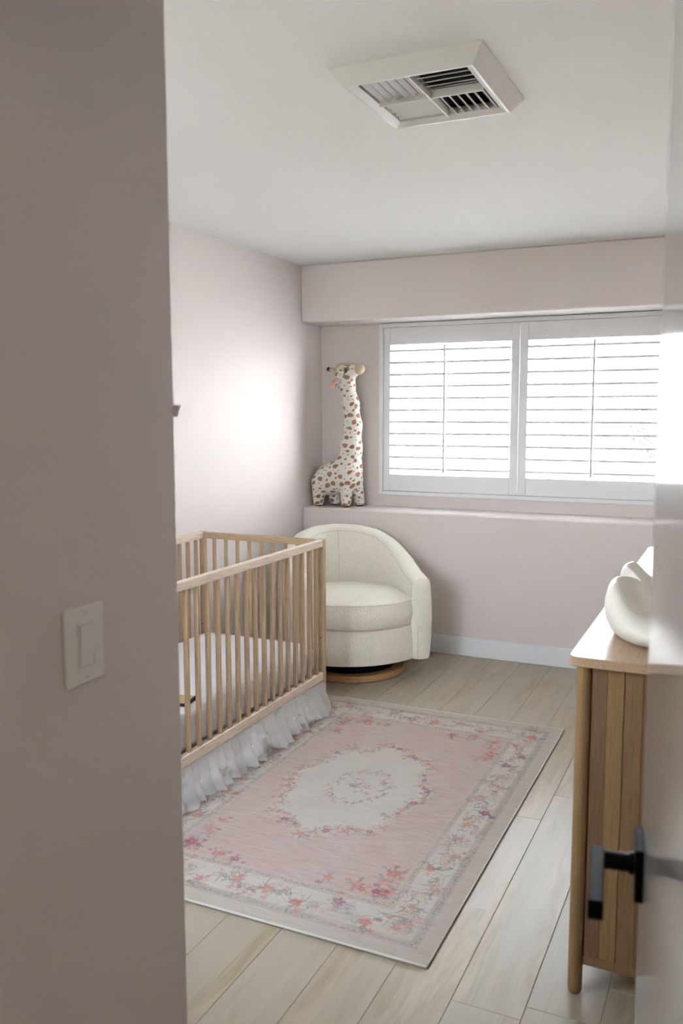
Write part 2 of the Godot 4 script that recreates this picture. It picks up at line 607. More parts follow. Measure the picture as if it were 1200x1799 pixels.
# ------------------------------------------------------------------ floor planks
func plank_texture(seed_: int) -> ImageTexture:
	var w := 256
	var h := 1024
	var im := Image.create(w, h, false, Image.FORMAT_RGB8)
	var n1 := FastNoiseLite.new(); n1.seed = seed_; n1.frequency = 0.006; n1.fractal_octaves = 3
	var n2 := FastNoiseLite.new(); n2.seed = seed_ + 7; n2.frequency = 0.09; n2.fractal_octaves = 2
	var n3 := FastNoiseLite.new(); n3.seed = seed_ + 13; n3.frequency = 0.012; n3.fractal_octaves = 2
	var pale := Color(0.715, 0.670, 0.580)
	var deep := Color(0.615, 0.560, 0.465)
	var grey := Color(0.675, 0.650, 0.590)
	for y in h:
		for x in w:
			var warp := n1.get_noise_2d(x * 1.2, y * 0.22)
			var ring := absf(fposmod((x * 0.012 + warp * 5.0) * 1.4, 2.0) - 1.0)
			var fine := n2.get_noise_2d(x * 2.0, y * 0.06)
			var broad := n3.get_noise_2d(x * 1.5 + 500.0, y * 0.18)
			var v := clampf(0.36 + 0.30 * (ring - 0.5) + 0.30 * fine + 0.55 * broad, 0, 1)
			var c := pale.lerp(deep, v)
			c = c.lerp(grey, clampf(0.5 + warp * 1.6, 0, 0.75))
			im.set_pixel(x, y, c)
	return ImageTexture.create_from_image(im)

func build_floor() -> void:
	var f := structure("floor", boxes([[Vector3(XL - 0.14, -0.16, -5.6), Vector3(1.5, -0.0125, -1.07)], [Vector3(-1.01, -0.16, -1.07), Vector3(1.5, -0.0125, 2.1)]]), M.subfloor)
	var mats := []
	for k in 2:
		var tx := plank_texture(31 + 40 * k)
		for j in 2:
			var m := mat([Color(1, 1, 1), Color(0.975, 0.972, 0.965)][j], 0.36, 0.5)
			m.albedo_texture = tx
			mats.append(m)
	var pw := 0.1815
	var pl := 1.325
	var r := RandomNumberGenerator.new()
	r.seed = 8
	var row := 0
	var x := -0.4405 + pw * 10.0
	while x > XL:
		var x0 := x - pw
		# joints measured in the photograph for two rows, staggered elsewhere
		var first := -2.0 if row == 10 else (-3.09 if row == 11 else (-4.85 if row == 13 else -r.randf() * pl))
		var z := first + pl * 6.0
		while z > -5.1:
			var za := minf(z, 2.0)
			var zb := maxf(z - pl, -5.1)
			z -= pl
			if za - zb < 0.02: continue
			if za > -0.42 and x0 > 1.3: continue
			if zb > -0.30 and false: continue
			var xa := maxf(x0, XL)
			if x < -0.9 and zb > -1.3: continue
			if x < -0.9: za = minf(za, -1.21)
			var xb := minf(x, 1.4)
			if xb - xa < 0.01: continue
			part("plank", plank_mesh(xa, xb, zb, za, r.randf(), r.randf()), mats[r.randi() % 4], f)
		x -= pw
		row += 1

func plank_mesh(xa: float, xb: float, za: float, zb: float, ou: float, ov: float) -> ArrayMesh:
	var st := new_st()
	var g := 0.0004
	var b := 0.0013
	var lo := Vector3(xa + g, -0.0125, za + g)
	var hi := Vector3(xb - g, 0.0, zb - g)
	var top := [Vector3(lo.x + b, 0, lo.z + b), Vector3(hi.x - b, 0, lo.z + b), Vector3(hi.x - b, 0, hi.z - b), Vector3(lo.x + b, 0, hi.z - b)]
	var mid := [Vector3(lo.x, -b, lo.z), Vector3(hi.x, -b, lo.z), Vector3(hi.x, -b, hi.z), Vector3(lo.x, -b, hi.z)]
	var low := []
	for p in mid: low.append(Vector3(p.x, lo.y, p.z))
	var ctr := (lo + hi) / 2.0
	var quads := [[top[0], top[1], top[2], top[3]]]
	for k in 4:
		quads.append([top[k], top[(k + 1) % 4], mid[(k + 1) % 4], mid[k]])
		quads.append([mid[k], mid[(k + 1) % 4], low[(k + 1) % 4], low[k]])
	for q in quads:
		var out: Vector3 = (q[0] + q[2]) / 2.0 - ctr
		if q == quads[0]: out = Vector3.UP
		for t in [[q[0], q[1], q[2]], [q[0], q[2], q[3]]]:
			var n: Vector3 = (t[1] - t[0]).cross(t[2] - t[0])
			if n.length_squared() < 1e-18: continue
			n = n.normalized()
			var order := [0, 1, 2]
			if n.dot(out) < 0.0: n = -n
			else: order = [0, 2, 1]
			for k in order:
				st.set_normal(n)
				st.set_uv(Vector2((t[k].x - xa) / 0.36 + ou, (t[k].z - za) / 1.4 + ov))
				st.add_vertex(t[k])
	return st.commit()

# ------------------------------------------------------------------ door
func build_door() -> void:
	# local x runs from the hinge to the free edge, local z is the normal of the face that looks into the room
	var th := deg_to_rad(7.6)
	var dir := Vector3(-sin(th), 0, -cos(th))
	var edge := Vector3(-0.102, 0, -1.165)
	var w := 0.755
	var hinge := edge - dir * w
	var o := Node3D.new()
	o.name = "door_1"
	add_child(o)
	tag(o, "glossy white door standing open at the right edge", "", "", "structure")
	var nrm := Vector3(-cos(th), 0, sin(th))
	o.transform = Transform3D(Basis(dir, Vector3.UP, nrm), hinge)
	# basis must be right handed: x = dir, y = up, z = x cross y
	var zz := dir.cross(Vector3.UP)
	var sgn := 1.0 if zz.dot(nrm) > 0.0 else -1.0
	o.transform = Transform3D(Basis(dir, Vector3.UP, zz), hinge)
	var z0 := -0.035 * sgn
	part("slab", box(Vector3(0, 0.008, minf(z0, 0)), Vector3(w, 2.04, maxf(z0, 0)), 0.0015), M.door, o)
	for y in [0.2, 1.0, 1.82]:
		part("hinge", tube([Vector3(-0.004, y, 0.004 * sgn), Vector3(-0.004, y + 0.09, 0.004 * sgn)], [0.006]), M.black, o)
	# black lever: square rose, neck, flat bar that points back to the hinge
	var hy := 0.932
	var hx := w - 0.062
	var h := part("handle", box(Vector3(hx - 0.034, hy - 0.034, minf(0, 0.010 * sgn)), Vector3(hx + 0.034, hy + 0.034, maxf(0, 0.010 * sgn)), 0.0012), M.black, o)
	part("neck", tube([Vector3(hx, hy, 0.009 * sgn), Vector3(hx, hy, 0.016 * sgn), Vector3(hx, hy, 0.0161 * sgn), Vector3(hx, hy, 0.050 * sgn)], [0.0145, 0.0145, 0.0115, 0.0115], 20), M.black, h)
	var za := minf(0.046 * sgn, 0.064 * sgn)
	var zb := maxf(0.046 * sgn, 0.064 * sgn)
	part("lever", box(Vector3(hx - 0.125, hy - 0.012, za), Vector3(hx + 0.012, hy + 0.012, zb), 0.0018), M.black, h)

# ------------------------------------------------------------------ rug
var rug_im: Image
const RW := 820
const RH := 1300      # 1.5 mm to the pixel: 1.23 m by 1.95 m

func dab(cx: float, cy: float, rx: float, ry: float, a: float, c: Color, al: float) -> void:
	var R := int(maxf(rx, ry)) + 2
	for y in range(int(cy) - R, int(cy) + R + 1):
		if y < 0 or y >= RH: continue
		for x in range(int(cx) - R, int(cx) + R + 1):
			if x < 0 or x >= RW: continue
			var dx := x - cx
			var dy := y - cy
			var u := (dx * cos(a) + dy * sin(a)) / rx
			var v := (-dx * sin(a) + dy * cos(a)) / ry
			var q := u * u + v * v
			if q < 1.0:
				var k := al * clampf((1.0 - q) * 3.0, 0, 1)
				rug_im.set_pixel(x, y, rug_im.get_pixel(x, y).lerp(c, k))

func blossom(cx: float, cy: float, s: float, c: Color, al := 0.8) -> void:
	var a0 := rng.randf() * TAU
	var n := 5
	for k in n:
		var a := a0 + TAU * k / n
		var s2 := s * rng.randf_range(0.75, 1.1)
		dab(cx + cos(a) * s * 0.6, cy + sin(a) * s * 0.6, s2 * 0.55, s2 * 0.42, a, c, al)
	dab(cx, cy, s * 0.28, s * 0.28, 0, c.lerp(Color(0.85, 0.75, 0.62), 0.6), al)

func twig(x: float, y: float, a: float, bend: float, length: float, c: Color, al: float, leaves := true) -> void:
	var n := int(length / 3.0)
	for k in n:
		x += cos(a) * 3.0
		y += sin(a) * 3.0
		a += bend
		dab(x, y, 2.2, 1.7, a, c, al)
		if leaves and k % 5 == 3:
			var s := 1.0 if (k / 5) % 2 == 0 else -1.0
			var b := a + s * 0.9
			dab(x + cos(b) * 7.0, y + sin(b) * 7.0, 6.5, 2.6, b, c, al)

const CORAL := Color(0.76, 0.44, 0.41)
const ROSE := Color(0.76, 0.54, 0.53)
const PLUM := Color(0.58, 0.34, 0.42)
const RUST := Color(0.71, 0.53, 0.46)
const BLUE := Color(0.44, 0.52, 0.58)
const SLATE := Color(0.47, 0.46, 0.48)
const OLIVE := Color(0.68, 0.63, 0.52)
const TAUPE := Color(0.62, 0.565, 0.54)

func spray(cx: float, cy: float, s: float, tones: Array, al := 0.75) -> void:
	for k in 3:
		var a := rng.randf() * TAU
		twig(cx, cy, a, rng.randf_range(-0.12, 0.12), s * rng.randf_range(1.6, 2.6), [SLATE, TAUPE, OLIVE, BLUE][rng.randi() % 4], al * 0.75)
	blossom(cx, cy, s, tones[rng.randi() % tones.size()], al)
	for k in 2:
		var a := rng.randf() * TAU
		blossom(cx + cos(a) * s * 2.0, cy + sin(a) * s * 2.0, s * 0.5, tones[rng.randi() % tones.size()], al * 0.8)
	var b := rng.randf() * TAU
	dab(cx + cos(b) * s * 1.7, cy + sin(b) * s * 1.7, s * 0.75, s * 0.3, b, BLUE, al * 0.8)

func rug_texture() -> ImageTexture:
	rug_im = Image.create(RW, RH, false, Image.FORMAT_RGB8)
	var cream := Color(0.775, 0.755, 0.725)
	var band := Color(0.735, 0.708, 0.668)
	var pink := Color(0.742, 0.668, 0.644)
	var wob := FastNoiseLite.new(); wob.seed = 2; wob.frequency = 0.02; wob.fractal_octaves = 3
	var bx := 140.0     # width of the floral border along the long sides, pixels
	var by := 165.0
	for y in RH:
		for x in RW:
			var ex := minf(x, RW - 1 - x)
			var ey := minf(y, RH - 1 - y)
			var fx := ex / bx
			var fy := ey / by
			var t := minf(fx, fy)
			var c := band
			if t > 0.22: c = cream
			if t > 1.0: c = pink
			if t > 0.86 and t < 1.0: c = Color(0.72, 0.685, 0.65)
			if (t > 0.20 and t < 0.225) or (t > 0.355 and t < 0.375) or (t > 0.85 and t < 0.865) or (t > 0.985 and t < 1.005): c = Color(0.765, 0.695, 0.665)
			if t >= 0.225 and t <= 0.355: c = Color(0.69, 0.665, 0.635)
			# medallion
			var u := (x - RW * 0.48) / 172.0
			var v := (y - RH * 0.5) / 268.0
			var rr := sqrt(u * u + v * v)
			var an := atan2(v, u)
			var lim := 1.0 + 0.06 * cos(an * 8.0) + 0.10 * wob.get_noise_2d(x, y)
			if rr < lim: c = cream
			elif rr < lim + 0.13: c = c.lerp(cream, 0.35)
			rug_im.set_pixel(x, y, c)
	# little teeth in the guard stripes
	for side in 4:
		var n := RH if side < 2 else RW
		var w := bx if side < 2 else by
		for k in range(0, n, 7):
			for g in [0.29, 0.925]:
				var d: float = g * w
				var x: float = d if side == 0 else (RW - d if side == 1 else float(k))
				var y: float = d if side == 2 else (RH - d if side == 3 else float(k))
				if side < 2 and (y < by * g or y > RH - by * g): continue
				if side >= 2 and (x < bx * g or x > RW - bx * g): continue
				dab(x + rng.randf_range(-3, 3), y + rng.randf_range(-3, 3), 3.0, 2.2, rng.randf() * 3.0, SLATE if k % 14 == 0 else TAUPE, rng.randf_range(0.25, 0.7))
	# scrolls and flowers of the border
	var flowers := [CORAL, ROSE, PLUM, RUST, CORAL]
	for side in 4:
		var n := RH if side < 2 else RW
		var w := bx if side < 2 else by
		var step := 39.0
		var cnt := int((n - 60) / step)
		for k in cnt:
			var s := 40.0 + step * k
			var wave := 0.61 + 0.14 * sin(k * 1.9)
			var d := w * wave
			var x := d if side == 0 else (RW - d if side == 1 else s)
			var y := d if side == 2 else (RH - d if side == 3 else s)
			for q in 11:
				twig(x + rng.randf_range(-16, 16), y + rng.randf_range(-16, 16), rng.randf() * TAU, rng.randf_range(-0.28, 0.28), rng.randf_range(24, 46), [TAUPE, TAUPE, SLATE, OLIVE][rng.randi() % 4], rng.randf_range(0.25, 0.5), q < 2)
			if k % 2 == 0: spray(x, y, rng.randf_range(11, 17), flowers, 0.62)
			else:
				blossom(x, y, rng.randf_range(7, 11), [ROSE, OLIVE, RUST][rng.randi() % 3], 0.45)
				dab(x + rng.randf_range(-18, 18), y + rng.randf_range(-18, 18), 8, 3, rng.randf() * 3.0, BLUE, 0.6)
	# corner bouquets of the pink field
	for cx in [0, 1]:
		for cy in [0, 1]:
			for k in 10:
				var along := rng.randf()
				var dx := bx * 1.12 + (150.0 * along if k % 2 == 0 else 22.0 * rng.randf())
				var dy := by * 1.10 + (22.0 * rng.randf() if k % 2 == 0 else 170.0 * along)
				spray(dx if cx == 0 else RW - dx, dy if cy == 0 else RH - dy, rng.randf_range(10, 16), [CORAL, RUST, PLUM, ROSE, CORAL], 0.6)
	# garland round the medallion and the bouquet inside it
	for k in 46:
		var a := TAU * k / 46.0
		var f := 1.05 + 0.05 * cos(a * 8.0) + rng.randf_range(-0.07, 0.07)
		spray(RW * 0.48 + cos(a) * 172.0 * f, RH * 0.5 + sin(a) * 268.0 * f, rng.randf_range(7, 13), [RUST, CORAL, ROSE, PLUM, RUST], 0.55)
	for k in 26:
		var a := TAU * k / 26.0
		var f := 0.42 + rng.randf_range(-0.06, 0.06)
		spray(RW * 0.49 + cos(a) * 172.0 * f, RH * 0.5 + sin(a) * 240.0 * f, rng.randf_range(4.5, 7.5), [ROSE, PLUM, TAUPE, RUST], 0.5)
	for k in 10:
		spray(RW * 0.49 + rng.randf_range(-34, 34), RH * 0.5 + rng.randf_range(-46, 46), rng.randf_range(5, 8), [ROSE, TAUPE, RUST], 0.45)
	# worn pile: weft streaks and faded patches
	var streak := FastNoiseLite.new(); streak.seed = 5; streak.frequency = 0.05; streak.fractal_octaves = 3
	var patch := FastNoiseLite.new(); patch.seed = 6; patch.frequency = 0.006; patch.fractal_octaves = 3
	var dust := Color(0.735, 0.705, 0.68)
	for y in RH:
		for x in RW:
			var c := rug_im.get_pixel(x, y)
			var s := streak.get_noise_2d(x * 0.25, y * 2.2)
			var p := patch.get_noise_2d(x, y)
			c = c.lerp(dust, clampf(0.16 + s * 0.32 + p * 0.55, 0.0, 0.6))
			var g := 1.0 + (rng.randf() - 0.5) * 0.05 + s * 0.05
			rug_im.set_pixel(x, y, Color(c.r * g, c.g * g, c.b * g))
	return ImageTexture.create_from_image(rug_im)

func build_rug() -> void:
	var x0 := -1.95
	var x1 := -0.72
	var z0 := -4.04
	var z1 := -2.09
	var t := thing("area_rug", "faded pink area rug with a cream floral border and a central oval medallion", "rug", Vector3((x0 + x1) / 2.0, 0, (z0 + z1) / 2.0))
	var m := mat(Color(0.975, 0.972, 0.962), 0.97, 0.12)
	m.albedo_texture = rug_texture()
	var hx := (x1 - x0) / 2.0
	var hz := (z1 - z0) / 2.0
	var st := new_st()
	var nx := 24
	var nz := 36
	var rows := []
	for j in nz + 1:
		var row := PackedVector3Array()
		for i in nx + 1:
			var u := float(i) / nx
			var v := float(j) / nz
			var y := 0.0085 + 0.0006 * sin(u * 9.0 + v * 5.0)
			row.append(Vector3(lerpf(-hx, hx, u), y, lerpf(-hz, hz, v)))
		rows.append(row)
	add_grid(st, rows, false, false, true)
	part("pile", st.commit(), m, t)
	var bind := mat(Color(0.85, 0.83, 0.79), 0.95, 0.15)
	var under := mat(Color(0.55, 0.50, 0.45), 0.95, 0.1)
	part("backing", box(Vector3(-hx + 0.003, 0.0, -hz + 0.003), Vector3(hx - 0.003, 0.0055, hz - 0.003)), under, t)
	part("binding", tube([Vector3(-hx, 0.0062, hz), Vector3(hx, 0.0062, hz)], [0.0036], 8), bind, t)
	part("binding", tube([Vector3(-hx, 0.0062, -hz), Vector3(hx, 0.0062, -hz)], [0.0036], 8), bind, t)
	part("binding", tube([Vector3(-hx, 0.0062, -hz), Vector3(-hx, 0.0062, hz)], [0.0030], 8), bind, t)
	part("binding", tube([Vector3(hx, 0.0062, -hz), Vector3(hx, 0.0062, hz)], [0.0030], 8), bind, t)

# ------------------------------------------------------------------ crib
const CZ0 := -3.795     # far end
const CZ1 := -2.400     # near end
const CX0 := -2.575
const CX1 := -1.850

func build_crib() -> void:
	var at := Vector3((CX0 + CX1) / 2.0, 0, (CZ0 + CZ1) / 2.0)
	var t := thing("crib", "light ash wood baby crib with upright slats beside the armchair", "crib", at)
	var o := -at
	var B := func(nm: String, lo: Vector3, hi: Vector3, m: Material) -> MeshInstance3D:
		return part(nm, box(lo + o, hi + o, 0.0028), m, t)
	for x in [CX0, CX1 - 0.030]:
		for z in [CZ0, CZ1 - 0.030]:
			B.call("post", Vector3(x, 0.0095 if x > -2.0 else 0.0, z), Vector3(x + 0.030, 0.886, z + 0.030), M.crib_shade_y)
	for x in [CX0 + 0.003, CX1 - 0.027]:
		B.call("top_rail", Vector3(x, 0.851, CZ0 + 0.030), Vector3(x + 0.026, 0.887, CZ1 - 0.030), M.crib_lit_z)
		B.call("bottom_rail", Vector3(x, 0.180, CZ0 + 0.030), Vector3(x + 0.026, 0.223, CZ1 - 0.030), M.crib_lit_z)
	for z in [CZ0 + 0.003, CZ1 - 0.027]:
		B.call("top_rail", Vector3(CX0 + 0.030, 0.852, z), Vector3(CX1 - 0.030, 0.884, z + 0.024), M.crib_shade_x)
		B.call("bottom_rail", Vector3(CX0 + 0.030, 0.180, z), Vector3(CX1 - 0.030, 0.223, z + 0.024), M.crib_shade_x)
	var slat_z := box(Vector3(-0.010, 0.221, -0.007), Vector3(0.010, 0.853, 0.007), 0.0022)
	var slat_x := box(Vector3(-0.007, 0.221, -0.010), Vector3(0.007, 0.853, 0.010), 0.0022)
	for k in 17:
		var z := -3.711 + 0.0722 * k
		if z > CZ1 - 0.06: break
		for x in [CX1 - 0.014, CX0 + 0.016]:
			var s := part("slat", slat_z, M.crib_shade_y, t)
			s.position = Vector3(x, 0, z) + o
	for k in 9:
		for z in [CZ0 + 0.015, CZ1 - 0.015]:
			var s := part("slat", slat_x, M.crib_shade_y, t)
			s.position = Vector3(-1.928 - 0.0703 * k, 0, z) + o
	# bolt holes low on the posts
	for q in [[CX1 - 0.015, CZ0 + 0.0303], [CX0 + 0.015, CZ0 + 0.0303]]:
		part("bolt_hole", tube([Vector3(q[0], 0.395, q[1] - 0.004) + o, Vector3(q[0], 0.395, q[1]) + o], [0.0035], 10), M.hole, t)

func build_mattress() -> void:
	# a soft slab with a ruched fitted sheet
	var x0 := CX0 + 0.034
	var x1 := CX1 - 0.034
	var z0 := CZ0 + 0.034
	var z1 := CZ1 - 0.034
	var at := Vector3((x0 + x1) / 2.0, 0.215, (z0 + z1) / 2.0)
	var t := thing("crib_mattress", "white crib mattress in a fitted sheet with gathered sides", "mattress", at)
	var hx := (x1 - x0) / 2.0
	var hz := (z1 - z0) / 2.0
	var h := 0.150
	var n := FastNoiseLite.new(); n.seed = 12; n.frequency = 9.0; n.fractal_octaves = 2
	var sides := 220
	var outline := func(inset: float, i: int) -> Vector2:
		var s := float(i) / sides
		var r := 0.07
		var ax := hx - r
		var az := hz - r
		var per := 4.0 * (ax + az) + TAU * r
		var d := s * per
		var segs := [[2.0 * az, Vector2(hx, -az), Vector2(0, 1)], [2.0 * ax, Vector2(ax, hz), Vector2(-1, 0)], [2.0 * az, Vector2(-hx, az), Vector2(0, -1)], [2.0 * ax, Vector2(-ax, -hz), Vector2(1, 0)]]
		var cs := [Vector2(ax, az), Vector2(-ax, az), Vector2(-ax, -az), Vector2(ax, -az)]
		for k in 4:
			if d <= segs[k][0]:
				var nn := [Vector2(1, 0), Vector2(0, 1), Vector2(-1, 0), Vector2(0, -1)]
				return segs[k][1] + segs[k][2] * d - nn[k] * inset
			d -= segs[k][0]
			if d <= PI / 2.0 * r:
				var a: float = k * PI / 2.0 + d / r
				return cs[k] + Vector2(cos(a), sin(a)) * (r - inset)
			d -= PI / 2.0 * r
		return Vector2(hx - inset, -az)
	var rows := []
	var prof := [[0.03, 0.0], [0.008, 0.006], [0.002, 0.022], [0.0, 0.04], [0.0, 0.06], [0.0, 0.08], [0.0, 0.10], [0.001, 0.118], [0.005, 0.132], [0.013, 0.142], [0.026, 0.148], [0.05, 0.15]]
	for p in prof:
		var row := PackedVector3Array()
		for i in sides:
			var q: Vector2 = outline.call(p[0], i)
			var ruck: float = 0.0045 * sin(p[1] * 330.0 + 3.0 * n.get_noise_2d(q.x, q.y)) + 0.003 * n.get_noise_3d(q.x * 3.0, p[1] * 9.0, q.y * 3.0)
			if p[1] < 0.01 or p[1] > 0.135: ruck *= 0.3
			var dirn := Vector2(q.x / hx, q.y / hz)
			dirn = Vector2(signf(dirn.x) * pow(absf(dirn.x), 6.0), signf(dirn.y) * pow(absf(dirn.y), 6.0)).normalized()
			row.append(Vector3(q.x + dirn.x * ruck, p[1], q.y + dirn.y * ruck))
		rows.append(row)
	for f in [0.8, 0.5, 0.2, 0.0]:
		var row := PackedVector3Array()
		for i in sides:
			var q: Vector2 = outline.call(0.05, i)
			row.append(Vector3(q.x * f, h + 0.004 * (1.0 - f), q.y * f))
		rows.append(row)
	part("fitted_sheet", grid(rows, true), M.sheet, t)
	part("board", box(Vector3(-hx + 0.005, -0.015, -hz + 0.005), Vector3(hx - 0.005, 0.004, hz - 0.005), 0.003), M.crib_shade_x, t)

# ------------------------------------------------------------------ tulle skirt
func build_skirt() -> void:
	var t := thing("crib_skirt", "sheer white tulle skirt gathered under the crib rail", "crib skirt", Vector3(CX1, 0, (CZ0 + CZ1) / 2.0))
	var o := -t.position
	var n := FastNoiseLite.new(); n.seed = 21; n.frequency = 1.0; n.fractal_octaves = 2
	# path along the front, round the far corner and along the far end
	var path := func(s: float) -> Array:      # s in metres from the near end -> [point, outward]
		var front := 1.36
		var r := 0.05
		if s < front:
			return [Vector3(CX1 - 0.014, 0, CZ1 - 0.01 - s), Vector3(1, 0, 0)]
		s -= front
		if s < r * PI / 2.0:
			var a := s / r
			return [Vector3(CX1 - 0.014 - r + cos(a) * r, 0, CZ1 - 0.01 - front - sin(a) * r), Vector3(cos(a), 0, -sin(a))]
		s -= r * PI / 2.0
		return [Vector3(CX1 - 0.014 - r - s, 0, CZ1 - 0.01 - front - r), Vector3(0, 0, -1)]
	for layer: int in [1, 3]:
		var rows := []
		var rows_n := 15
		var cols := 620
		for j in rows_n:
			var v := float(j) / (rows_n - 1)
			var row := PackedVector3Array()
			for i in cols:
				var s := 1.95 * i / (cols - 1)
				var pr: Array = path.call(s)
				var p: Vector3 = pr[0]
				var out: Vector3 = pr[1]
				var ph := s * 1.0 + layer * 3.7
				var swing := n.get_noise_2d(s * 5.0 + layer * 9.0, v * 1.4 + layer)
				var fine := sin((ph + 0.030 * swing + 0.012 * v) * (74.0 + layer * 9.0) + 2.4 * n.get_noise_1d(s * 7.0 + layer * 31.0))
				var mid := sin(s * 27.0 + layer * 1.7 + 3.0 * n.get_noise_1d(s * 2.3 + 40.0 + layer * 5.0))
				var flare := 0.008 + 0.016 * layer * sqrt(v) * 0.45 + 0.030 * v * v
				var fade := 1.0 if s < 1.30 else 0.6
				var push := flare + fade * (0.007 * fine * (0.35 + v) + 0.024 * mid * v + 0.028 * swing * v)
				var hem := 0.010 + 0.022 * layer * 0.4 + 0.020 * (n.get_noise_1d(s * 4.0 + layer * 17.0) + 0.3) * 1.0
				# one long fold that kicks out over the rug
				var kick := exp(-pow((s - 0.70) / 0.055, 2.0)) if layer == 3 else 0.0
				hem += 0.05 * kick
				push += 0.035 * kick * v
				hem = maxf(hem, 0.011)
				var y := lerpf(0.186, hem, v)
				row.append(p + out * (push - 0.006) + Vector3(0, y, 0) + o)
			rows.append(row)
		part("tulle_layer", grid(rows), M.tulle, t)
	var rows3 := []
	for j in 9:
		var v := j / 8.0
		var row := PackedVector3Array()
		for i in 420:
			var s := 1.95 * i / 419.0
			var pr: Array = path.call(s)
			var wv := sin(s * 61.0 + 2.5 * n.get_noise_1d(s * 6.0))
			row.append(pr[0] + pr[1] * (-0.008 + 0.004 * wv * (0.3 + v) + 0.012 * v) + Vector3(0, lerpf(0.187, 0.034 + 0.012 * n.get_noise_1d(s * 5.0), v), 0) + o)
		rows3.append(row)
	part("lining", grid(rows3), M.lining, t)  # opaque white layer added behind the tulle to brighten it
	var rows2 := []
	for j in 2:
		var row := PackedVector3Array()
		for i in 80:
			var pr: Array = path.call(1.95 * i / 79.0)
			row.append(pr[0] - pr[1] * 0.006 + Vector3(0, 0.19 if j == 0 else 0.172, 0) + o)
		rows2.append(row)
	part("waistband", grid(rows2), M.sheet, t)
	var petal := mat(Color(0.84, 0.79, 0.71), 0.9)
	for k in 9:
		var s := 0.10 + 0.125 * k
		var pr: Array = path.call(s)
		var p: Vector3 = pr[0] + pr[1] * 0.052 + Vector3(0, 0.065 + 0.06 * absf(sin(k * 2.1)), 0) + o
		var st := new_st()
		for q in 5:
			var a := TAU * q / 5.0
			var c := p + Vector3(0.0005, sin(a) * 0.005, cos(a) * 0.005)
			tri_out(st, p, c + Vector3(0, cos(a), -sin(a)) * 0.003, c - Vector3(0, cos(a), -sin(a)) * 0.003, Vector3.RIGHT)
		part("embroidered_flower", st.commit(), petal, t)

# ------------------------------------------------------------------ armchair
func chair_plan(s: float) -> Array:
	# s -1..1 from the left arm front to the right arm front (sitter looks along +z); returns [centre line point, outward]
	var a := 0.342        # half width of the centre line
	var fr := 0.320       # how far the arms run forward
	var bk := 0.345       # radius of the back
	var arm := fr
	var arc := PI * (a + bk) / 2.0
	var tot := 2.0 * arm + arc
	var d := (s + 1.0) / 2.0 * tot
	if d < arm:
		var f := d / arm
		return [Vector3(-a + 0.020 * (1.0 - f) * (1.0 - f), 0, fr * (1.0 - f)), Vector3(-1, 0, 0.06 * (1.0 - f)).normalized()]
	if d > tot - arm:
		var f := (tot - d) / arm
		return [Vector3(a - 0.020 * (1.0 - f) * (1.0 - f), 0, fr * (1.0 - f)), Vector3(1, 0, 0.06 * (1.0 - f)).normalized()]
	var t := (d - arm) / arc * PI
	var p := Vector3(-cos(t) * a, 0, -sin(t) * bk)
	return [p, Vector3(-cos(t) / a, 0, -sin(t) / bk).normalized()]

func chair_top(s: float) -> float:
	var k := absf(s)
	# high and level over the back, falling along the shoulders to low arms
	var pts := [[0.0, 0.812], [0.15, 0.805], [0.28, 0.782], [0.40, 0.735], [0.52, 0.672], [0.64, 0.628], [0.80, 0.598], [1.0, 0.580]]
	for i in pts.size() - 1:
		if k <= pts[i + 1][0]:
			var f: float = (k - pts[i][0]) / (pts[i + 1][0] - pts[i][0])
			return lerpf(pts[i][1], pts[i + 1][1], f)
	return 0.58

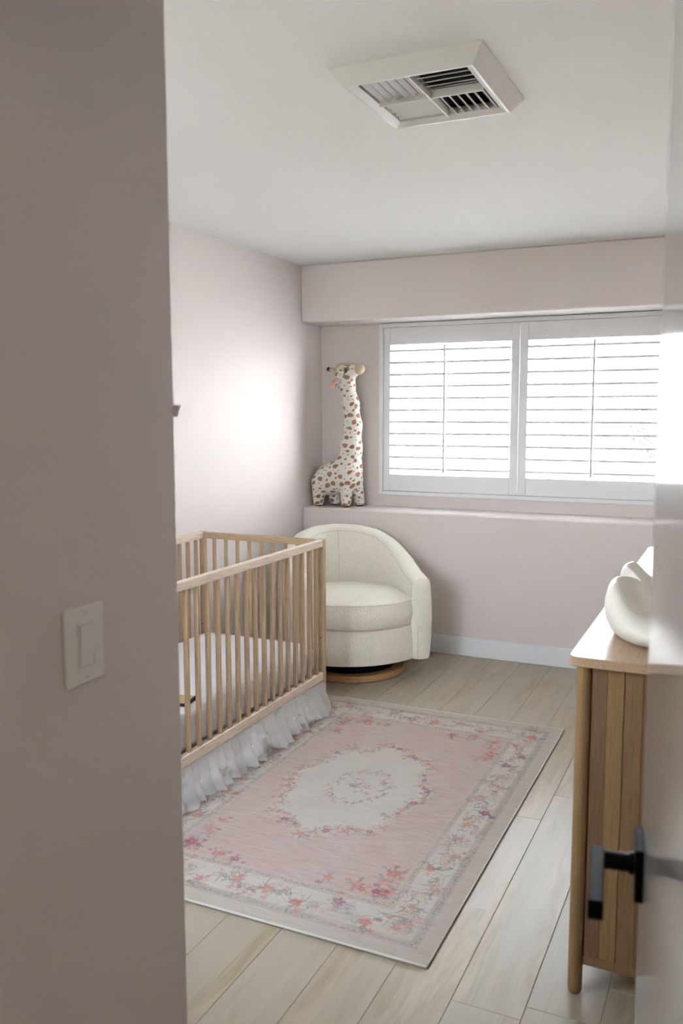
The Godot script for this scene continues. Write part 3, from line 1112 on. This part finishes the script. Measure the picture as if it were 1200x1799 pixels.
func build_armchair() -> void:
	var t := thing("armchair", "cream boucle barrel armchair on a round swivel base in the corner", "armchair", Vector3(-2.067, 0, -4.583), deg_to_rad(39.0))
	# shell: outside, rounded rim, inside; closed front ends
	var rows := []
	var N := 96
	for i in N + 1:
		var s := -1.0 + 2.0 * i / N
		var pr := chair_plan(s)
		var c: Vector3 = pr[0]
		var o: Vector3 = pr[1]
		var top := chair_top(s)
		var back := clampf(1.0 - absf(s) * 1.3, 0, 1)
		var w := lerpf(0.052, 0.050, back)
		var lean := 0.035 * back
		var row := PackedVector3Array()
		var belly := 0.018
		var prof := []
		# outside from the hem up, over the rim, down the inside: 12 + 9 + 12 points
		prof.append([w - 0.024, 0.118])
		prof.append([w - 0.008, 0.118])
		prof.append([w - 0.002, 0.124])
		prof.append([w, 0.14])
		for k in range(1, 9):
			var f := k / 9.0
			prof.append([w + belly * sin(f * PI) * 0.6, lerpf(0.14, top - 0.036, f)])
		for k in 9:
			var an := PI * k / 8.0
			prof.append([cos(an) * w, top - 0.036 + 0.036 * pow(sin(an), 0.7)])
		for k in range(8, 0, -1):
			var f := k / 9.0
			prof.append([-w - 0.006 * sin(f * PI), lerpf(0.14, top - 0.036, f)])
		prof.append([-w, 0.14])
		prof.append([-w + 0.002, 0.124])
		prof.append([-w + 0.008, 0.118])
		prof.append([-w + 0.024, 0.118])
		for q in prof:
			var hgt: float = q[1]
			row.append(c + o * (q[0] + lean * clampf((hgt - 0.35) / 0.45, 0, 1)) + Vector3(0, hgt, 0))
		rows.append(row)
	var st := new_st()
	add_grid(st, rows)
	# padded arm fronts
	for e in [0, N]:
		var s := -1.0 if e == 0 else 1.0
		var pr := chair_plan(s)
		# the front of the arm: rungs from the outside to the inside of the wall, softly padded
		var ring: PackedVector3Array = rows[e]
		var n := ring.size()
		var rungs := []
		for i in n / 2 + 1:
			var p: Vector3 = ring[i]
			var q: Vector3 = ring[n - 1 - i]
			var row := PackedVector3Array()
			var hi := clampf(1.0 - (p.y - (pr[0].y + 0.545)) / 0.035, 0.0, 1.0)
			for c in 9:
				var f := c / 8.0
				row.append(p.lerp(q, f) + Vector3(0, 0, 0.020 * pow(sin(f * PI), 0.45) * hi))
			if e == 0: row.reverse()
			rungs.append(row)
		add_grid(st, rungs)
	part("shell", st.commit(), M.boucle, t)
	# seams: inner edge of the rim and the middle of the inside back
	var sp := []
	for i in range(2, N - 1):
		sp.append(rows[i][20])
	part("rim_seam", tube(sp, [0.0022], 6), M.seam, t)
	var sp2 := []
	for k in range(20, 26):
		sp2.append(rows[N / 2][k] + Vector3(0, 0, 0.0005))
	part("back_seam", tube(sp2, [0.0018], 6), M.seam, t)
	# seat cushion: a rounded D with crowned top
	part("seat_cushion", cushion(0.300, 0.318, 0.462, 0.030, 0.286, 0.405), M.boucle, t)
	part("front_panel", cushion(0.298, 0.116, 0.314, 0.008, 0.290, 0.395), M.boucle, t)
	# welt between the cushion and the panel
	var wl := []
	for i in 25:
		var f := -1.0 + 2.0 * i / 24.0
		wl.append(Vector3(f * 0.292, 0.316, front_edge(f, 0.286, 0.400) - 0.004))
	part("welt", tube(wl, [0.004], 6), M.seam, t)
	var wt := []
	for i in 25:
		var f := -1.0 + 2.0 * i / 24.0
		wt.append(Vector3(f * 0.293, 0.4555, front_edge(f, 0.286, 0.405) - 0.0025))
	part("cushion_piping", tube(wt, [0.003], 6), M.boucle, t)
	for sx in [-1, 1]:
		part("side_gap", box(Vector3(sx * 0.2985 - 0.002, 0.125, 0.285), Vector3(sx * 0.2985 + 0.002, 0.32, 0.338)), M.seam, t)
	# swivel base
	var b := part("base_ring", lathe([Vector2(0.0, 0.0), Vector2(0.312, 0.0), Vector2(0.318, 0.004), Vector2(0.318, 0.030), Vector2(0.312, 0.035), Vector2(0.0, 0.035)], 72), M.base_wood, t)
	part("swivel_plate", lathe([Vector2(0.0, 0.035), Vector2(0.255, 0.035), Vector2(0.255, 0.085), Vector2(0.0, 0.085)], 48), M.dark, b)
	part("underside", lathe([Vector2(0.0, 0.085), Vector2(0.27, 0.085), Vector2(0.285, 0.128), Vector2(0.0, 0.128)], 48), M.dark, b)

func front_edge(f: float, side: float, mid: float) -> float:
	return lerpf(side, mid, pow(cos(f * PI / 2.0), 0.75)) if absf(f) < 1.0 else side

func cushion(hw: float, y0: float, y1: float, rnd: float, side: float, mid: float) -> ArrayMesh:
	# plan: bowed front, round back; profile with rounded edges and a crowned top
	var plan := []
	for i in 40:
		var f := 1.0 - 2.0 * i / 39.0
		plan.append(Vector2(f * hw, front_edge(f, side, mid)))
	for i in range(1, 30):
		var a := PI * i / 30.0
		plan.append(Vector2(-cos(a) * hw, -sin(a) * 0.30 + 0.0))
	var c := Vector2(0, 0.05)
	var rows := []
	var prof := [[0.0, y0], [0.6, y0], [1.0 - rnd * 1.2, y0], [1.0 - rnd * 0.35, y0 + rnd * 0.25], [1.0, y0 + rnd * 0.9]]
	for k in range(1, 5): prof.append([1.0 + 0.018 * sin(k / 5.0 * PI), lerpf(y0 + rnd, y1 - rnd * 1.1, k / 5.0)])
	prof.append_array([[1.0, y1 - rnd], [1.0 - rnd * 0.45, y1 - rnd * 0.28], [1.0 - rnd * 1.4, y1], [0.8, y1 + rnd * 0.35], [0.5, y1 + rnd * 0.62], [0.2, y1 + rnd * 0.75], [0.0, y1 + rnd * 0.75]])
	for q in prof:
		var row := PackedVector3Array()
		for p in plan:
			var v: Vector2 = c + (p - c) * q[0]
			row.append(Vector3(v.x, q[1], v.y))
		rows.append(row)
	rows.reverse()
	return grid(rows, true)

# ------------------------------------------------------------------ dresser
func build_dresser() -> void:
	var x0 := -0.358      # outer side of the legs
	var x1 := 0.060
	var z0 := -4.085
	var z1 := -2.150
	var at := Vector3((x0 + x1) / 2.0, 0, (z0 + z1) / 2.0)
	var t := thing("dresser", "long light wood dresser with round corner legs behind the door", "dresser", at)
	var o := -at
	# top: plate with round corners in plan
	var st := new_st()
	var lo := Vector2(-0.376, z0 - 0.01)
	var hi := Vector2(x1, z1 + 0.012)
	var ring := []
	var r := 0.028
	for k in 4:
		var cx := (hi.x - r) if k in [0, 3] else (lo.x + r)
		var cz := (hi.y - r) if k in [0, 1] else (lo.y + r)
		for i in 9:
			var a := PI / 2.0 * (k + i / 8.0)
			ring.append([Vector2(cx, cz), Vector2(cos(a), sin(a))])
	var rows := []
	for q in [[-9.0, 0.876], [-0.002, 0.876], [0.0, 0.878], [0.0, 0.8985], [-0.0025, 0.901], [-9.0, 0.901]]:
		var row := PackedVector3Array()
		for p in ring:
			if q[0] < -1.0: row.append(Vector3((lo.x + hi.x) / 2.0, q[1], clampf(p[0].y, lo.y + 0.2, hi.y - 0.2)) + o)
			else:
				var v: Vector2 = p[0] + p[1] * (r + q[0])
				row.append(Vector3(v.x, q[1], v.y) + o)
		rows.append(row)
	for k in rows.size() - 1: add_grid(st, [rows[k + 1], rows[k]], true)
	part("top", st.commit(), M.dresser_top, t)
	# round legs with softened feet
	for x in [x0 + 0.0185, x1 - 0.022]:
		for z in [z1 - 0.020, z0 + 0.020]:
			part("leg", lathe([Vector2(0, 0.0), Vector2(0.013, 0.0), Vector2(0.0175, 0.006), Vector2(0.0185, 0.014), Vector2(0.0185, 0.877), Vector2(0, 0.877)], 24, Vector3(x, 0, z) + o), M.dresser_shade_y, t)
	# near side panel of glued staves, far side panel, back and base
	var xs := [-0.318, -0.282, -0.2405, -0.196, -0.115, -0.045, 0.020]
	var ms := [M.dresser_shade_y2, M.dresser_shade_y, M.dresser_shade_y3, M.dresser_shade_y2, M.dresser_shade_y, M.dresser_shade_y3]
	for k in 6:
		var g := 0.0012 if k == 2 else 0.0
		part("stave", box(Vector3(xs[k] + g, 0.108, z1 - 0.028) + o, Vector3(xs[k + 1], 0.876, z1 - 0.012) + o, 0.0016 if k in [1, 2] else 0.0003), ms[k], t)
		part("stave", box(Vector3(xs[k] + g, 0.108, z0 + 0.012) + o, Vector3(xs[k + 1], 0.876, z0 + 0.028) + o, 0.0006), ms[k], t)
	for z in [z1 - 0.030, z0 + 0.014]:
		part("side_rail", box(Vector3(x0 + 0.03, 0.082, z) + o, Vector3(x1 - 0.03, 0.108, z + 0.016) + o, 0.001), M.dresser_shade_y3, t)
	part("carcass", box(Vector3(x0 + 0.030, 0.10, z0 + 0.028) + o, Vector3(x1 - 0.01, 0.876, z1 - 0.028) + o), M.dresser_shade_y2, t)
	# six drawers on the front, which looks at the crib
	var dw := (z1 - z0 - 0.11) / 3.0
	for c in 3:
		for rr in 3:
			var za := z0 + 0.045 + c * (dw + 0.01)
			var ya := 0.125 + rr * 0.25
			var d := part("drawer", box(Vector3(x0 + 0.014, ya, za) + o, Vector3(x0 + 0.030, ya + 0.243, za + dw) + o, 0.002), M.dresser_top, t)
			var kn := part("knob", tube([Vector3(0, 0, 0), Vector3(-0.010, 0, 0), Vector3(-0.0125, 0, 0)], [0.009, 0.010, 0.007], 16), M.dresser_shade_y, d)
			kn.position = Vector3(x0 + 0.014, ya + 0.12, za + dw / 2.0) + o

# ------------------------------------------------------------------ changing tray
func build_changer() -> void:
	# peanut-shaped bowl: two lobes, a waist, high sides and low ends
	var t := thing("changing_tray", "cream peanut-shaped changing tray with a wavy raised rim on the dresser", "changing tray", Vector3(-0.125, 0.901, -2.60))
	var n := 144
	var out := []
	var L := 0.37
	for i in n:
		var a := TAU * i / n
		var z := cos(a) * L
		var e := absf(z) / L
		var wid := 0.215 * pow(maxf(1.0 - pow(e, 3.6), 0.0), 0.5) * (1.0 - 0.30 * exp(-pow((z - 0.01) / 0.085, 2.0)))
		out.append([Vector2(signf(sin(a)) * wid if absf(sin(a)) > 1e-6 else 0.0, z), e])
	var rows := []
	# share of the plan, share of the rim height
	var prof := [[0.0, 0.0], [0.80, 0.0], [0.87, 0.02], [0.93, 0.12], [0.98, 0.30], [1.0, 0.48], [0.995, 0.66], [0.97, 0.83], [0.94, 0.94], [0.90, 1.0], [0.865, 0.985], [0.845, 0.92], [0.84, 0.78], [0.82, 0.52], [0.77, 0.32], [0.68, 0.22], [0.4, 0.17], [0.0, 0.15]]
	for q in prof:
		var row := PackedVector3Array()
		for p in out:
			var e: float = p[1]
			var z: float = p[0].y
			var hi := 0.146 - 0.080 * smoothstep(0.60, 1.0, e) - 0.026 * exp(-pow(z / 0.06, 2.0)) - 0.010 * clampf(-z / L, 0, 1)
			row.append(Vector3(p[0].x * q[0], hi * q[1], z * q[0]))
		rows.append(row)
	rows.reverse()
	part("tray_shell", grid(rows, true), M.cream, t)

# ------------------------------------------------------------------ plush giraffe
func capsule(p: Vector3, a: Vector3, b: Vector3, ra: float, rb: float, flat: float) -> float:
	p.z *= flat; a.z *= flat; b.z *= flat
	var ab := b - a
	var f := clampf((p - a).dot(ab) / maxf(ab.length_squared(), 1e-9), 0, 1)
	return (p - a - ab * f).length() - lerpf(ra, rb, f)

func nets(bones: Array, lo: Vector3, hi: Vector3, cell: float, k: float) -> ArrayMesh:
	# bones: [a, b, ra, rb, flat]; smooth union meshed as surface nets
	var nx := int((hi.x - lo.x) / cell) + 2
	var ny := int((hi.y - lo.y) / cell) + 2
	var nz := int((hi.z - lo.z) / cell) + 2
	var F := PackedFloat32Array()
	F.resize(nx * ny * nz)
	F.fill(1.0)
	for b in bones:
		var r := maxf(b[2], b[3]) + k + cell * 2.0
		var mn: Vector3 = b[0].min(b[1]) - Vector3.ONE * r
		var mx: Vector3 = b[0].max(b[1]) + Vector3.ONE * r
		var i0 := maxi(0, int((mn.x - lo.x) / cell)); var i1 := mini(nx - 1, int((mx.x - lo.x) / cell) + 1)
		var j0 := maxi(0, int((mn.y - lo.y) / cell)); var j1 := mini(ny - 1, int((mx.y - lo.y) / cell) + 1)
		var k0 := maxi(0, int((mn.z - lo.z) / cell)); var k1 := mini(nz - 1, int((mx.z - lo.z) / cell) + 1)
		for kk in range(k0, k1 + 1):
			for j in range(j0, j1 + 1):
				for i in range(i0, i1 + 1):
					var d := capsule(lo + Vector3(i, j, kk) * cell, b[0], b[1], b[2], b[3], b[4])
					var at := (kk * ny + j) * nx + i
					var c := F[at]
					var h := maxf(k - absf(d - c), 0.0) / k
					F[at] = minf(d, c) - h * h * k * 0.25
	var vid := {}
	var V := PackedVector3Array()
	var N := PackedVector3Array()
	var corner := [[0, 0, 0], [1, 0, 0], [0, 1, 0], [1, 1, 0], [0, 0, 1], [1, 0, 1], [0, 1, 1], [1, 1, 1]]
	var edges := [[0, 1], [2, 3], [4, 5], [6, 7], [0, 2], [1, 3], [4, 6], [5, 7], [0, 4], [1, 5], [2, 6], [3, 7]]
	for kk in nz - 1:
		for j in ny - 1:
			for i in nx - 1:
				var at := (kk * ny + j) * nx + i
				var v := [F[at], F[at + 1], F[at + nx], F[at + nx + 1], F[at + nx * ny], F[at + nx * ny + 1], F[at + nx * ny + nx], F[at + nx * ny + nx + 1]]
				var inside := 0
				for q in v:
					if q < 0.0: inside += 1
				if inside == 0 or inside == 8: continue
				var sum := Vector3.ZERO
				var cnt := 0
				for e in edges:
					var a: float = v[e[0]]
					var b: float = v[e[1]]
					if (a < 0.0) != (b < 0.0):
						var f := a / (a - b)
						var pa := Vector3(corner[e[0]][0], corner[e[0]][1], corner[e[0]][2])
						var pb := Vector3(corner[e[1]][0], corner[e[1]][1], corner[e[1]][2])
						sum += pa.lerp(pb, f)
						cnt += 1
				vid[at] = V.size()
				V.append(lo + (Vector3(i, j, kk) + sum / cnt) * cell)
				N.append(Vector3(v[1] + v[3] + v[5] + v[7] - v[0] - v[2] - v[4] - v[6], v[2] + v[3] + v[6] + v[7] - v[0] - v[1] - v[4] - v[5], v[4] + v[5] + v[6] + v[7] - v[0] - v[1] - v[2] - v[3]).normalized())
	var st := new_st()
	for key in vid:
		var i: int = key % nx
		var j: int = (key / nx) % ny
		var kk: int = key / (nx * ny)
		if i < 1 or j < 1 or kk < 1: continue
		for ax in 3:
			var step: int = [1, nx, nx * ny][ax]
			if (F[key] < 0.0) == (F[key + step] < 0.0): continue
			var s1: int = [nx, nx * ny, 1][ax]
			var s2: int = [nx * ny, 1, nx][ax]
			var q := [key, key - s1, key - s1 - s2, key - s2]
			var ok := true
			for c in q:
				if not vid.has(c): ok = false
			if not ok: continue
			var order := [0, 1, 2, 0, 2, 3] if F[key] >= 0.0 else [0, 2, 1, 0, 3, 2]
			for c in order:
				st.set_normal(N[vid[q[c]]])
				st.add_vertex(V[vid[q[c]]])
	return st.commit()

func build_giraffe() -> void:
	var at := Vector3(-2.45, 0.88, -5.255)
	var t := thing("plush_giraffe", "tall cream plush giraffe with brown spots standing on the window ledge", "plush toy", at)
	var P := func(x: float, y: float, z: float) -> Vector3: return Vector3(x + 2.45, y - 0.88, z)
	var bones := [
		[P.call(-2.545, 1.07, 0), P.call(-2.405, 1.12, 0), 0.088, 0.100, 1.0],       # rump to shoulder
		[P.call(-2.555, 1.035, 0), P.call(-2.40, 1.055, 0), 0.080, 0.085, 1.0],
		[P.call(-2.395, 1.12, 0), P.call(-2.372, 1.27, 0), 0.092, 0.070, 1.0],       # chest to neck root
		[P.call(-2.372, 1.27, 0), P.call(-2.358, 1.42, 0), 0.068, 0.056, 1.0],
		[P.call(-2.358, 1.42, 0), P.call(-2.372, 1.56, 0), 0.055, 0.050, 1.0],
		[P.call(-2.372, 1.56, 0), P.call(-2.400, 1.68, 0), 0.050, 0.048, 1.0],
		[P.call(-2.400, 1.68, 0), P.call(-2.395, 1.765, 0), 0.046, 0.050, 1.0],      # head
		[P.call(-2.430, 1.765, 0), P.call(-2.345, 1.781, 0), 0.050, 0.038, 1.0],
		[P.call(-2.470, 1.760, 0), P.call(-2.430, 1.765, 0), 0.026, 0.046, 1.0],
		[P.call(-2.387, 1.05, 0.045), P.call(-2.385, 0.915, 0.055), 0.046, 0.034, 1.0],   # front legs
		[P.call(-2.352, 1.05, -0.035), P.call(-2.332, 0.915, -0.045), 0.046, 0.034, 1.0],
		[P.call(-2.592, 1.04, 0.045), P.call(-2.592, 0.912, 0.05), 0.050, 0.036, 1.0],    # hind legs
		[P.call(-2.545, 1.04, -0.035), P.call(-2.512, 0.918, -0.05), 0.048, 0.038, 1.0],
	]
	part("body", nets(bones, Vector3(-0.26, -0.04, -0.16), Vector3(0.24, 1.02, 0.17), 0.0065, 0.030), M.plush, t)
	# dark soles
	for q in [[-2.592, 0.05], [-2.512, -0.05], [-2.385, 0.055], [-2.332, -0.045]]:
		part("sole", ellipsoid(P.call(q[0], 0.886, q[1]), Vector3(0.026, 0.0065, 0.026)), M.navy, t)
	# muzzle, forelock and horns
	part("muzzle", ellipsoid(P.call(-2.318, 1.786, 0.0), Vector3(0.042, 0.0355, 0.040), Basis(Vector3(0, 0, 1), 0.25)), M.tan, t)
	part("forelock", tube([P.call(-2.478, 1.786, 0.012), P.call(-2.452, 1.805, 0.016), P.call(-2.42, 1.815, 0.015), P.call(-2.375, 1.818, 0.012), P.call(-2.33, 1.818, 0.008)], [0.016, 0.020, 0.015, 0.011, 0.006], 10), M.tan, t)
	for z in [0.022, -0.020]:
		var hn := part("horn", tube([P.call(-2.462, 1.770, z), P.call(-2.490, 1.780, z), P.call(-2.515, 1.786, z)], [0.023, 0.018, 0.014], 12), M.tan, t)
		part("horn_tip", ellipsoid(P.call(-2.527, 1.790, z), Vector3(0.014, 0.014, 0.014)), M.navy, hn)
	# ears: tan outside, pink inside
	for z in [0.040, -0.040]:
		var dirn := Vector3(-0.72, -0.62, 0.0).normalized()
		var bs := Basis(dirn, dirn.cross(Vector3(0, 0, 1)).normalized(), Vector3(0, 0, 1))
		var c: Vector3 = P.call(-2.470, 1.698, z)
		var er := part("ear", ellipsoid(c, Vector3(0.044, 0.019, 0.008), bs), M.plush, t)
		part("inner_ear", ellipsoid(c + Vector3(-0.001, 0, 0.0045 * signf(z)), Vector3(0.038, 0.0135, 0.005), bs), M.pink, er)
	# eyes with lashes
	for s in [1.0, -1.0]:
		var ey := part("eye", ellipsoid(P.call(-2.389, 1.776, 0.0545 * s), Vector3(0.0125, 0.0165, 0.006)), M.navy, t)
		part("lash", tube([P.call(-2.386, 1.790, 0.057 * s), P.call(-2.376, 1.799, 0.056 * s), P.call(-2.364, 1.804, 0.053 * s)], [0.003, 0.0025, 0.0015], 6), M.navy, ey)
		part("lash", tube([P.call(-2.393, 1.764, 0.058 * s), P.call(-2.400, 1.748, 0.057 * s)], [0.003, 0.003], 6), M.navy, ey)
		part("eyelid", ellipsoid(P.call(-2.402, 1.780, 0.0525 * s), Vector3(0.012, 0.022, 0.006)), M.tan, ey)
	part("tail", tube([P.call(-2.628, 1.12, 0), P.call(-2.640, 1.08, 0.01), P.call(-2.640, 1.02, 0.012)], [0.008, 0.007, 0.010], 8), M.tan, t)

# ------------------------------------------------------------------ ceiling vent
func build_vent() -> void:
	var x0 := -1.098
	var x1 := -0.660
	var z0 := -2.740
	var z1 := -2.272
	var at := Vector3((x0 + x1) / 2.0, H, (z0 + z1) / 2.0)
	var t := thing("ceiling_vent", "square white ceiling air vent with four sets of angled blades", "vent", at)
	var hx := (x1 - x0) / 2.0
	var hz := (z1 - z0) / 2.0
	var st := new_st()
	var d := 0.046
	var ring := func(inx: float, y: float) -> Array:
		return [Vector3(-hx + inx, y, -hz + inx), Vector3(hx - inx, y, -hz + inx), Vector3(hx - inx, y, hz - inx), Vector3(-hx + inx, y, hz - inx)]
	var rs := [ring.call(0.0, 0.0), ring.call(0.0, -0.004), ring.call(0.034, -d), ring.call(0.040, -d), ring.call(0.060, -d + 0.012), ring.call(0.060, -d + 0.030)]
	for k in rs.size() - 1:
		for i in 4:
			var a: Vector3 = rs[k][i]
			var b: Vector3 = rs[k][(i + 1) % 4]
			var c: Vector3 = rs[k + 1][(i + 1) % 4]
			var e: Vector3 = rs[k + 1][i]
			var mid := (a + b + c + e) / 4.0
			var out := Vector3(mid.x, 0, mid.z) + Vector3(0, -0.1, 0) if k < 3 else -Vector3(mid.x, 0, mid.z) + Vector3(0, -0.1, 0)
			tri_out(st, a, b, c, out)
			tri_out(st, a, c, e, out)
	part("frame", st.commit(), M.vent, t)
	part("duct_shade", box(Vector3(-hx + 0.03, -0.003, -hz + 0.03), Vector3(hx - 0.03, -0.0005, hz - 0.03)), M.dark, t)  # flat dark plate, coloured as the shade inside the duct
	var ix := hx - 0.060
	var iz := hz - 0.060
	part("divider", boxes([[Vector3(-0.0015, -d + 0.004, -iz), Vector3(0.0015, -0.012, iz)], [Vector3(-ix, -d + 0.004, -0.0015), Vector3(ix, -0.012, 0.0015)]]), M.vent, t)
	# quadrants: near-left and far-right blades run along z, near-right and far-left along x
	var quads := [[-1, 1, true, -42.0, 0.0085], [1, -1, true, 42.0, 0.0145], [1, 1, false, 27.0, 0.0110], [-1, -1, false, -55.0, 0.0070]]
	for q in quads:
		var n := 6 if q[2] else 5
		var span := ix if q[2] else iz
		var length := (iz if q[2] else ix) - 0.006
		for k in n:
			var u := (k + 0.5) / n * (span - 0.006) + 0.004
			var b := part("blade", box(Vector3(-length / 2.0, -0.0009, -q[4]), Vector3(length / 2.0, 0.0009, q[4]), 0.0004), M.vent, t)
			if q[2]:
				b.transform = Transform3D(Basis(Vector3.UP, PI / 2.0) * Basis(Vector3.RIGHT, deg_to_rad(q[3])), Vector3(q[0] * u, -0.026, q[1] * (length / 2.0 + 0.004)))
			else:
				b.transform = Transform3D(Basis(Vector3.RIGHT, deg_to_rad(q[3])), Vector3(q[0] * (length / 2.0 + 0.004), -0.026, q[1] * u))

# ------------------------------------------------------------------ light switch
func build_switch() -> void:
	var at := Vector3(-0.87, 1.163, -0.968)
	var t := thing("light_switch", "white rocker light switch on the near wall", "light switch", at)
	part("plate", box(Vector3(0, -0.058, -0.041), Vector3(0.006, 0.058, 0.041), 0.0022), M.plastic, t)
	part("surround", boxes([[Vector3(0.005, -0.0345, -0.0180), Vector3(0.0072, 0.0345, -0.0160)], [Vector3(0.005, -0.0345, 0.0160), Vector3(0.0072, 0.0345, 0.0180)], [Vector3(0.005, 0.0325, -0.016), Vector3(0.0072, 0.0345, 0.016)], [Vector3(0.005, -0.0345, -0.016), Vector3(0.0072, -0.0325, 0.016)]]), M.plastic, t)
	var st := new_st()
	# rocker tilted so that its upper half stands proud
	add_box(st, Vector3(-0.002, -0.031, -0.0150), Vector3(0.003, 0.031, 0.0150), 0.0012, Transform3D(Basis(Vector3(0, 0, 1), -0.07), Vector3(0.0068, 0, 0)))
	part("rocker", st.commit(), M.plastic, t)
	for y in [0.048, -0.048]:
		part("screw", tube([Vector3(0.004, y, 0), Vector3(0.0072, y, 0)], [0.0034], 14), M.screw, t)

# ------------------------------------------------------------------ small things
func build_small_things() -> void:
	# little board book on the mattress
	var b := thing("board_book", "small tan book with a dark cover edge lying on the crib mattress", "book", Vector3(-2.0, 0.367, -2.74), deg_to_rad(12.0))
	part("pages", box(Vector3(-0.075, 0.002, -0.05), Vector3(0.065, 0.012, 0.05), 0.001), M.book, b)
	part("cover", boxes([[Vector3(-0.078, 0.0, -0.053), Vector3(0.068, 0.0025, 0.053)], [Vector3(0.063, 0.0, -0.053), Vector3(0.071, 0.014, 0.053)], [Vector3(-0.078, 0.0, 0.050), Vector3(0.068, 0.0125, 0.0535)]], 0.0006), M.book_edge, b)
	# outlet low on the left wall behind the crib
	var o := thing("wall_outlet", "small white wall outlet seen through the crib slats on the left wall", "outlet", Vector3(XL, 0.40, -3.55))
	part("plate", box(Vector3(0, -0.057, -0.035), Vector3(0.005, 0.057, 0.035), 0.002), M.plastic, o)
	for y in [0.022, -0.022]:
		part("socket", tube([Vector3(0.004, y, 0), Vector3(0.0062, y, 0)], [0.016], 18), M.plastic, o)
	# painted bracket whose tip shows past the corner of the switch wall
	var k := thing("wall_bracket", "small mauve bracket tip sticking out past the corner of the switch wall", "bracket", Vector3(-0.878, 1.506, -1.21))
	var st := new_st()
	var q := [Vector3(-0.012, 0.008, 0), Vector3(0.012, 0.008, 0), Vector3(0.012, 0.008, -0.012), Vector3(-0.012, 0.008, -0.012), Vector3(-0.012, -0.012, 0), Vector3(0.012, -0.012, 0)]
	for f in [[0, 1, 2], [0, 2, 3], [0, 4, 5], [0, 5, 1], [3, 2, 5], [3, 5, 4], [0, 3, 4], [1, 5, 2]]:
		tri_out(st, q[f[0]], q[f[1]], q[f[2]], (q[f[0]] + q[f[1]] + q[f[2]]) / 3.0 - Vector3(0, 0.002, -0.004))
	part("tip", st.commit(), M.paint, k)
